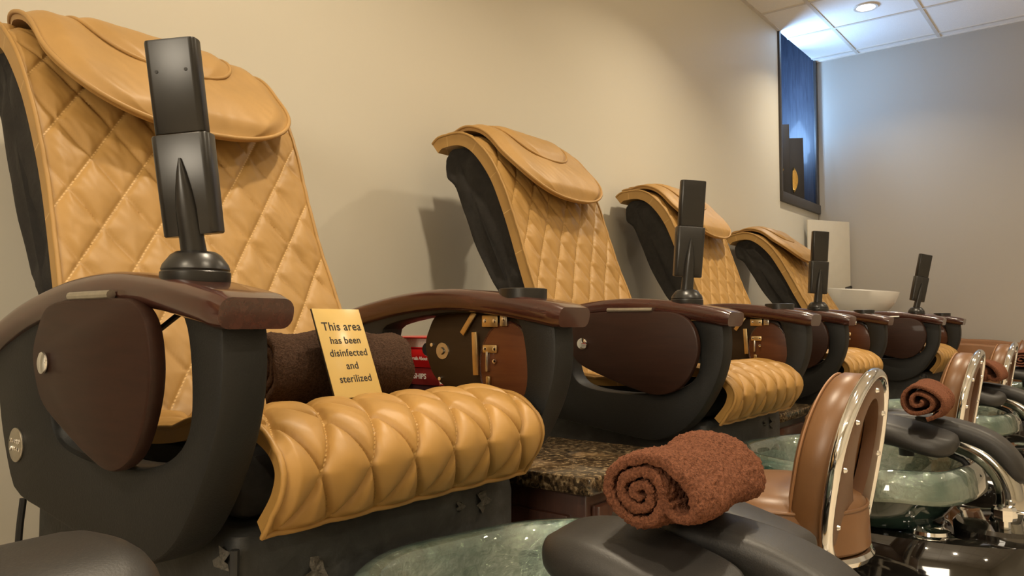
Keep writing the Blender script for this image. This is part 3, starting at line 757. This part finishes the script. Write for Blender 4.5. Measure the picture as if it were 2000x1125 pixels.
# ------------------------------------------------------------------ rolled towels
def towel(name, loc, rz, L, rx, rzv, turns, mat, label, group, th=.010, nl=64, flap=0.0, seed=0, squash=0.0, spl=90, sag=0.0, amp=.0016, tilt=0.0, r0=.12):
    """a towel rolled round the local x axis, one spiral ribbon with both faces and ends"""
    ns = int(spl * turns); prof = []
    for i in range(ns + 1):
        t = i / ns; a = -2 * PI * turns * (1 - t) + (PI / 2 if flap else -1.9); r = r0 + (1 - r0) * t
        w = 1 + (.06 if not flap else .03) * math.sin(3 * a + seed)
        prof.append((rx * r * w * math.cos(a), rzv * r * w * math.sin(a)))
    if flap:                                   # the last layer lies over the top, hangs down and curls under
        p = prof[-1]; q = prof[-3]; h0 = math.atan2(p[1] - q[1], p[0] - q[0]); h = h0; R1 = flap; st = .0022
        for k in range(400):
            R2 = R1 if h - PI < 1.35 else rzv * .36
            h += st / R2; p = (p[0] + math.cos(h) * st, p[1] + math.sin(h) * st); prof.append(p)
            if h - PI > 1.35 + 3.4: break
    n = len(prof); nr = []
    for i in range(n):
        a, b = prof[max(0, i - 1)], prof[min(n - 1, i + 1)]; t = Vector((b[0] - a[0], b[1] - a[1])); t = t.normalized() if t.length > 1e-9 else Vector((1, 0)); nr.append(Vector((-t.y, t.x)))
    loop = [(prof[i][0] + nr[i].x * th / 2, prof[i][1] + nr[i].y * th / 2) for i in range(n)]
    hook = [(prof[-1][0] + .4 * th * math.cos(a) * 0, prof[-1][1]) for a in ()]
    loop += [(prof[i][0] - nr[i].x * th / 2, prof[i][1] - nr[i].y * th / 2) for i in range(n - 1, -1, -1)]
    rows = []
    for j in range(nl + 1):
        x = L * (j / nl - .5); e = min(j, nl - j) / nl; k = 1 - .05 * (1 - sstep(e / .06))
        row = []
        for i, (y, z) in enumerate(loop):
            rr = math.hypot(y / rx, z / rzv)
            big = noise.noise(Vector((x * 16 + seed, y * 14, z * 14))) * .009
            g = noise.noise(Vector((x * 190, y * 190, z * 190 + seed))) * amp + noise.noise(Vector((x * 420, y * 420, z * 420 + seed))) * amp * .7
            f = 1 + (big + g) / max(.012, math.hypot(y, z))
            xx = x + (rr - .7) * .012 * math.copysign(1, -x) * (1 if e < .08 else 0) * 0 + noise.noise(Vector((y * 30, z * 30, seed + j * .0))) * .006 * (1 - sstep(e / .1))
            row.append((xx, y * f * k, z * f * k - sag * (x / L) ** 2))
        rows.append(row)
    m = MB().grid(rows, closed_u=True)
    for rw, fl in ((rows[0], True), (rows[-1], False)):
        k = len(m.v); m.v += [tuple(p) for p in rw]; N2 = len(rw)
        for i in range(n - 1):
            q = (i, i + 1, N2 - 2 - i, N2 - 1 - i); m.f.append(tuple(k + c for c in q))
    zmin = min(v[2] for v in m.v); m.v = [(v[0], v[1], v[2] - zmin) for v in m.v]
    o = m.build(name, mat, loc=loc, rot=(0, tilt, rz), sharp=0)
    tag(o, label, 'towel', group); return o
GT = 'rolled towels on the foot rests'
towel('rolled_towel', (.848, .418, .572), .04, .20, .043, .041, 2.6, 'towel_rust', 'large rust brown rolled towel nearest the camera, on a black foot rest', GT, nl=96, flap=.057, seed=1, th=.0098, spl=130, amp=.0030)
towel('rolled_towel', (2.10, .385, .574), .03, .18, .050, .043, 2.3, 'towel_rust', 'rust rolled towel with hollow open end, on the second basin', GT, nl=60, seed=4, th=.008, r0=.1, amp=.001)
towel('rolled_towel', (3.50, .445, .574), -.05, .16, .052, .042, 2.2, 'towel_rust', 'rust rolled towel on the third basin, before a stool back', GT, nl=44, seed=7, th=.011, flap=.066, amp=.001)
towel('rolled_towel', (4.90, .43, .574), .0, .16, .055, .042, 2.6, 'towel_rose', 'small rosy brown rolled towel on the furthest basin', GT, nl=40, seed=9, th=.008, flap=.064, amp=.0006)
towel('rolled_towel', (.875, 1.085, .660), -.22, .255, .060, .062, 2.3, 'towel_brown', 'dark brown rolled towel lying on the nearest chair seat behind the sign', None, nl=90, seed=12, th=.013, spl=110, r0=.22)

# ------------------------------------------------------------------ technician stools
def make_stool():
    root = empty('technician_stool')
    st = MB().lathe([(0, .486), (.07, .485), (.125, .478), (.152, .466), (.161, .452), (.163, .447), (.166, .440), (.168, .40), (.169, .372), (.163, .366), (0, .366)], n=56).build('seat', 'brown_leather', root)
    MB().tube([(.164 * math.cos(a), .164 * math.sin(a), .448) for a in [2 * PI * k / 56 for k in range(56)]], .0035, 8, closed=True).build('seat_piping', 'brown_leather', st)
    MB().lathe([(.14, .364), (.171, .364), (.176, .356), (.171, .346), (.14, .344)], n=56).build('seat_ring', 'chrome', root)
    MB().lathe([(0, .345), (.06, .345), (.06, .335), (.028, .33), (.028, .10), (.045, .09), (.045, .06), (0, .06)], n=28).build('column', 'chrome', root)
    for k in range(5):
        a = 2 * PI * k / 5 + .3; c, s = math.cos(a), math.sin(a)
        lg = MB().tube([(.03 * c, .03 * s, .085), (.14 * c, .14 * s, .078), (.22 * c, .22 * s, .062)], [.017, .014, .011], 10).build('leg', 'chrome', root)
        MB().lathe([(0, -.012), (.024, -.012), (.026, -.008), (.026, .008), (.024, .012), (0, .012)], (.22 * c, .22 * s, .0265), 20, rot=Matrix.Rotation(a, 4, 'Z') @ Matrix.Rotation(PI / 2, 4, 'X')).build('caster', 'rubber_black', lg)
    # back: upright oval hoop, leaning back a little
    def O(k, n=64, grow=0.0, hole=False):
        a = 2 * PI * k / n; c, s = math.cos(a), math.sin(a)
        if hole: return (.066 * c, .565 + (.092 if s > 0 else .115) * s)
        e = 2.0 if s > 0 else 3.2
        return ((.152 + grow) * math.copysign(abs(c) ** (2 / e), c), .535 + ((.170 + grow) if s > 0 else (.180 + grow)) * math.copysign(abs(s) ** (2 / e), s))
    n = 64
    def Y(z, y): return y - .062 * (z - .36) / .35 - .120
    def curve(x): return .30 * x * x            # barrel wrap towards the seat
    def ring(y, grow=0, hole=False): 
        out = []
        for k in range(n):
            x, z = O(k, n, grow, hole); out.append((x, Y(z, y) + curve(x), z))
        return out
    cush = [ring(.012, -.022), ring(.008, -.008), ring(.020, -.001), ring(.050, 0), ring(.068, -.010), ring(.078, -.03), ring(.082, -.06), ring(.083, -.10)]
    bk = MB().loft(cush).build('backrest', 'brown_leather', root, sharp=60)
    MB().tube(ring(.062, -.003), .0025, 6, closed=True).build('back_stitching', 'brown_stitch', bk)
    pn = [ring(.010, -.012), ring(-.010, -.012), ring(-.013, -.016), ring(-.013, .010, True), ring(-.009, .004, True), ring(.011, .0, True)]
    MB().grid(pn, closed_u=True, closed_v=True).build('back_panel', 'brown_leather_dark', bk, sharp=50)
    MB().tube(ring(-.006, -.001), .0125, 12, closed=True).build('back_hoop', 'chrome', bk)
    for a in (90, 38, 142, 0, 180, -38, 218):
        x, z = O(a / 360 * n, n, -.032)
        MB().lathe([(0, .006), (.004, .005), (.006, 0)], (x, Y(z, -.013) + curve(x), z), 12, rot=Matrix.Rotation(PI / 2, 4, 'X')).build('back_screw', 'chrome', bk)
    return root
stool = make_stool()
SP = [(1.615, .568), (2.995, .568), (4.375, .60), (5.66, .615)]
SLAB = ['brown leather stool with chrome hoop back nearest the camera, in full view', 'brown stool with chrome hoop back behind the second towel',
        'brown stool with chrome hoop back behind the third towel', 'brown stool with chrome hoop back furthest away, behind the rosy towel']
for i, (x, y) in enumerate(SP):
    s = stool if i == 0 else copy_tree(stool)
    s.location = (x, y, 0); tag(s, SLAB[i], 'stool', 'technician stools between the basins')

# low round stool by the second side cabinet
o = empty('round_stool', (2.86, .81, 0)); tag(o, 'small round tan stool without a back beside the second granite cabinet', 'stool')
MB().lathe([(0, .49), (.06, .488), (.088, .481), (.098, .470), (.099, .466), (.098, .43), (.094, .42), (0, .42)], n=40).build('seat', 'brown_leather', o)
MB().lathe([(.02, .42), (.02, .05), (.09, .03), (.095, 0), (0, 0)], n=28).build('pedestal', 'chrome', o)

# ------------------------------------------------------------------ side cabinets with granite tops
def cabinet(x0, x1, y0, y1, label, dz=0.0):
    o = empty('side_cabinet', ((x0 + x1) / 2, (y0 + y1) / 2, 0)); tag(o, label, 'cabinet', 'granite topped cabinets between the chairs')
    w, d = x1 - x0, y1 - y0
    c = MB().box((0, 0, .25), (w - .05, d - .05, .472), .003).build('carcass', 'cabinet_wood', o)
    MB().box((0, -d / 2 + .014, .25), (w - .08, .018, .42), .004).build('door', 'cabinet_wood', o)
    dn = MB().box((w * .3, -d / 2 + .0, .36), (.012, .012, .08), .004).build('door_handle', 'steel', o)
    for s in (-1, 1):
        MB().box((s * (w / 2 - .019), -.02, .25), (.014, d - .16, .38), .003).build('side_panel', 'cabinet_wood', o)
    for ch in kids(o): ch.location.z = dz
    MB().box((0, 0, .5005 + dz), (w, d, .034), .006).build('granite_top', 'granite', o)
cabinet(1.215, 1.615, .775, 1.62, 'granite topped dark wood cabinet between the nearest two chairs')
cabinet(2.62, 3.12, .955, 1.62, 'granite topped cabinet right of the second chair seat', -.030)

# ------------------------------------------------------------------ books on the first cabinet
def book(x, y, z, w, d, t, cover, label, rz=0.0, text=None, tsize=.02, tcol='lettering_white', pages_out=False, tdy=0.0):
    """spine (or page edge) faces -x"""
    o = empty('book', (x, y, z), rz); tag(o, label, 'book', 'books stacked on the cabinet')
    c = .003
    cv = MB().box((0, 0, c / 2), (w, d, c), .001).box((0, 0, t - c / 2), (w, d, c), .001)
    sx = 1 if pages_out else -1
    rg = []
    for k in range(9):
        a = PI * k / 8; rg.append((sx * (w / 2) + sx * .005 * math.sin(a), 0, t * k / 8))
    rows = [[(p[0], -d / 2, p[2]) for p in rg], [(p[0], d / 2, p[2]) for p in rg]]
    rows2 = [[(p[0] - sx * .003, -d / 2, p[2]) for p in rg], [(p[0] - sx * .003, d / 2, p[2]) for p in rg]]
    cv.grid([rows[0], rows[1], rows2[1], rows2[0]], closed_v=True)
    cv.build('cover', cover, o)
    MB().box((-.004 * (0 if not pages_out else 0), 0, t / 2), (w - .010, d - .010, t - 2 * c - .0005)).build('pages', 'paper', o)
    if text:
        M = Matrix.Translation((-w / 2 - .0056, tdy, t / 2)) @ Matrix(((0, 0, -1, 0), (-1, 0, 0, 0), (0, 1, 0, 0), (0, 0, 0, 1)))
        text_mesh('spine_title', text, tsize, tcol, o, M, ext=.0002, spacing=1.0, offset=.0003)
    return o
BX = 1.36
book(BX + .02, 1.335, .518, .20, .26, .075, 'plum', 'dark plum book lowest in the stack beside the first cabinet top')
book(BX + .01, 1.330, .594, .20, .26, .068, 'plum', 'plum book just below the red relationships book')
book(BX, 1.325, .663, .19, .25, .038, 'dark_red', 'dark red book with relationships on its spine', .0, 'RELATIONSHIPS', .0165, tdy=-.030)
book(BX, 1.320, .7025, .20, .25, .040, 'red_gloss', 'bright red birthday book in the stack behind the dark towel', .0, 'Birthday Reveals About You', .0105, tdy=-.052)
book(BX + .005, 1.325, .744, .19, .25, .026, 'red_gloss', 'book with pale page edges on top of the stack', 0, pages_out=True)

# ------------------------------------------------------------------ yellow sign on the seat
sg = empty('notice_sign'); tag(sg, 'small yellow notice saying this area has been disinfected and sterilized', 'sign')
SW, SH = .102, .156
bl = Vector((.792, .975, .682)); ux = Vector((1, 0.03, 0)).normalized(); uz = Vector((0, math.sin(math.radians(23)), math.cos(math.radians(23))))
uz = (uz - ux * uz.dot(ux)).normalized(); un = ux.cross(uz).normalized()
SM = Matrix((ux, uz, un)).transposed().to_4x4(); SM.translation = bl + ux * SW / 2
sg.matrix_world = SM
MB().box((0, SH / 2, -.0022), (SW, SH, .003), .0004).build('core', 'lettering_black', sg)
MB().box((0, SH / 2, -.0002), (SW - .001, SH - .001, .001), .0002).build('face', 'sign_yellow', sg)
for txt, y, s in (('This area', .1230, .0210), ('has been', .0985, .0175), ('disinfected', .0765, .0175), ('and', .054, .0175), ('sterilized', .0315, .0175)):
    text_mesh('lettering', txt, s, 'lettering_black', sg, Matrix.Translation((.002, y, .0005)), ext=.0002, spacing=1.06, offset=.0002)

# ------------------------------------------------------------------ far corner: board, shampoo bowl and chair
a, b = Vector((6.36, 1.985, 0)), Vector((6.735, 1.765, 0)); md = (a + b) / 2; ang = math.atan2(b.y - a.y, b.x - a.x)
o = MB().box((0, 0, .825), ((b - a).length, .012, 1.63), .002).build('splash_board', 'white_board', loc=(md.x, md.y, 0), rot=(0, 0, ang)); tag(o, 'tall pale board standing across the far corner below the window', 'board')
o = empty('shampoo_bowl', (6.12, 1.53, 0)); tag(o, 'white ceramic shampoo bowl beyond the furthest massage chair', 'basin')
def oval(sx, sy, z, dy=0, n=48, t=0.0): return [(sx * math.cos(2 * PI * k / n), sy * math.sin(2 * PI * k / n) + dy, z - t * (sy * math.sin(2 * PI * k / n))) for k in range(n)]
rg = [oval(.10, .12, .87), oval(.16, .19, .90, .0), oval(.205, .235, .97, 0, t=-.05), oval(.225, .262, 1.045, 0, t=-.08), oval(.222, .262, 1.052, 0, t=-.08), oval(.205, .240, 1.045, 0, t=-.08), oval(.18, .20, .97, 0, t=-.03), oval(.12, .14, .92), oval(.03, .03, .91)]
MB().loft(rg).build('bowl', 'white_ceramic', o)
MB().lathe([(.09, .88), (.07, .6), (.09, .2), (.13, .04), (.14, 0), (0, 0)], (0.0, .0, 0), 28).build('bowl_pedestal', 'black_smooth_plastic', o)
MB().tube([(.15, .14, 1.04), (.15, .14, 1.075), (.12, .10, 1.08)], .012, 10).build('tap', 'black_smooth_plastic', o)
o = empty('shampoo_chair', (6.33, .83, 0)); tag(o, 'cognac brown shampoo chair with curved arm panels in front of the far wall', 'chair')
arm = cr([(.40, .775, 0), (.30, .72, 0), (.14, .675, 0), (-.02, .668, 0), (-.16, .655, 0), (-.27, .628, 0), (-.28, .50, 0), (-.25, .20, 0), (-.22, .10, 0), (.20, .10, 0), (.36, .30, 0), (.40, .55, 0)], 5, True)
for s in (-1, 1):
    ar = plate_yz(MB(), [(p.x, p.y + (.02 if s > 0 else 0)) for p in arm], s * .25, s * .33, .015).build('arm_panel', 'cognac_leather', o)
MB().box((0, .02, .38), (.50, .44, .14), .03).build('seat', 'cognac_leather', o)
MB().box((0, .30, .62), (.46, .10, .50), .04, Matrix.Rotation(-.45, 4, 'X')).build('backrest', 'cognac_leather', o)
MB().box((0, .0, .155), (.44, .40, .31), .01).build('base', 'black_smooth_plastic', o)

# ------------------------------------------------------------------ gift bags in the window
def bag(x, y, h, w, label, rz):
    o = empty('gift_bag', (x, y, 1.7695), rz); tag(o, label, 'gift bag', 'black gift bags in the window recess')
    rg = [[(q[0] * k, q[1] * k2, z) for q in rr_section(w, .075, .004, 2)] for z, k, k2 in ((0, .97, 1), (.002, 1, 1), (h * .6, 1, .9), (h, 1, .55))]
    MB().loft(rg).build('bag_body', 'bag_black', o)
    return o
b1 = bag(6.17, 2.115, .62, .11, 'tall black gift bag with gold wavy line, left in the window', -1.0)
b2 = bag(6.43, 2.12, .56, .17, 'black gift bag with gold leaf emblem in the window', -1.0)
lf = []
for k in range(25):
    t = k / 24; lf.append((t, .022 * math.sin(PI * t) ** .8))
m = MB(); rows = []
for t, w in lf: rows.append([(-w + .012 * math.sin(PI * t), -.0405 - .003 * math.sin(PI * t), .10 + .22 * t), (.0 + .012 * math.sin(PI * t), -.044 - .004 * math.sin(PI * t), .10 + .22 * t), (w + .012 * math.sin(PI * t), -.0405 - .003 * math.sin(PI * t), .10 + .22 * t)])
m.grid(rows).build('gold_leaf', 'gold', b2)
MB().tube([(-.04 + .012 * math.sin(k * .5) + .002 * k, -.040, .05 + .014 * k) for k in range(16)], .004, 6).build('gold_line', 'gold', b1)

# ------------------------------------------------------------------ lower left corner
o = empty('footrest_stool', (.225, .63, 0), .1); tag(o, 'black padded foot rest in the bottom left corner beside the nearest chair', 'foot rest')
rg = []; n = 28
for i in range(n + 1):
    t = 2 * i / n - 1; e = math.sqrt(max(0, 1 - abs(t) ** 2.6)); rg.append([(q[0],      .10 * t, .570 + q[1] + .045 * e - .02) for q in rr_section(.02 + .16 * e, .015 + .07 * e, (.015 + .07 * e) * .45, 6)])
MB().loft(rg).build('pad', 'pad_rubber', o, sharp=0)
MB().lathe([(.03, .535), (.03, .06), (.15, .03), (.16, 0), (0, 0)], n=32).build('stand', 'black_smooth_plastic', o)
o = MB().tube(cr([(.545, 1.50, .50), (.54, 1.50, .40), (.548, 1.47, .25), (.54, 1.50, .12), (.55, 1.6, .01), (.60, 1.9, .01)], 8), .006, 8).build('power_cable', 'rubber_black'); tag(o, 'thin black power cable hanging behind the nearest chair', 'cable')
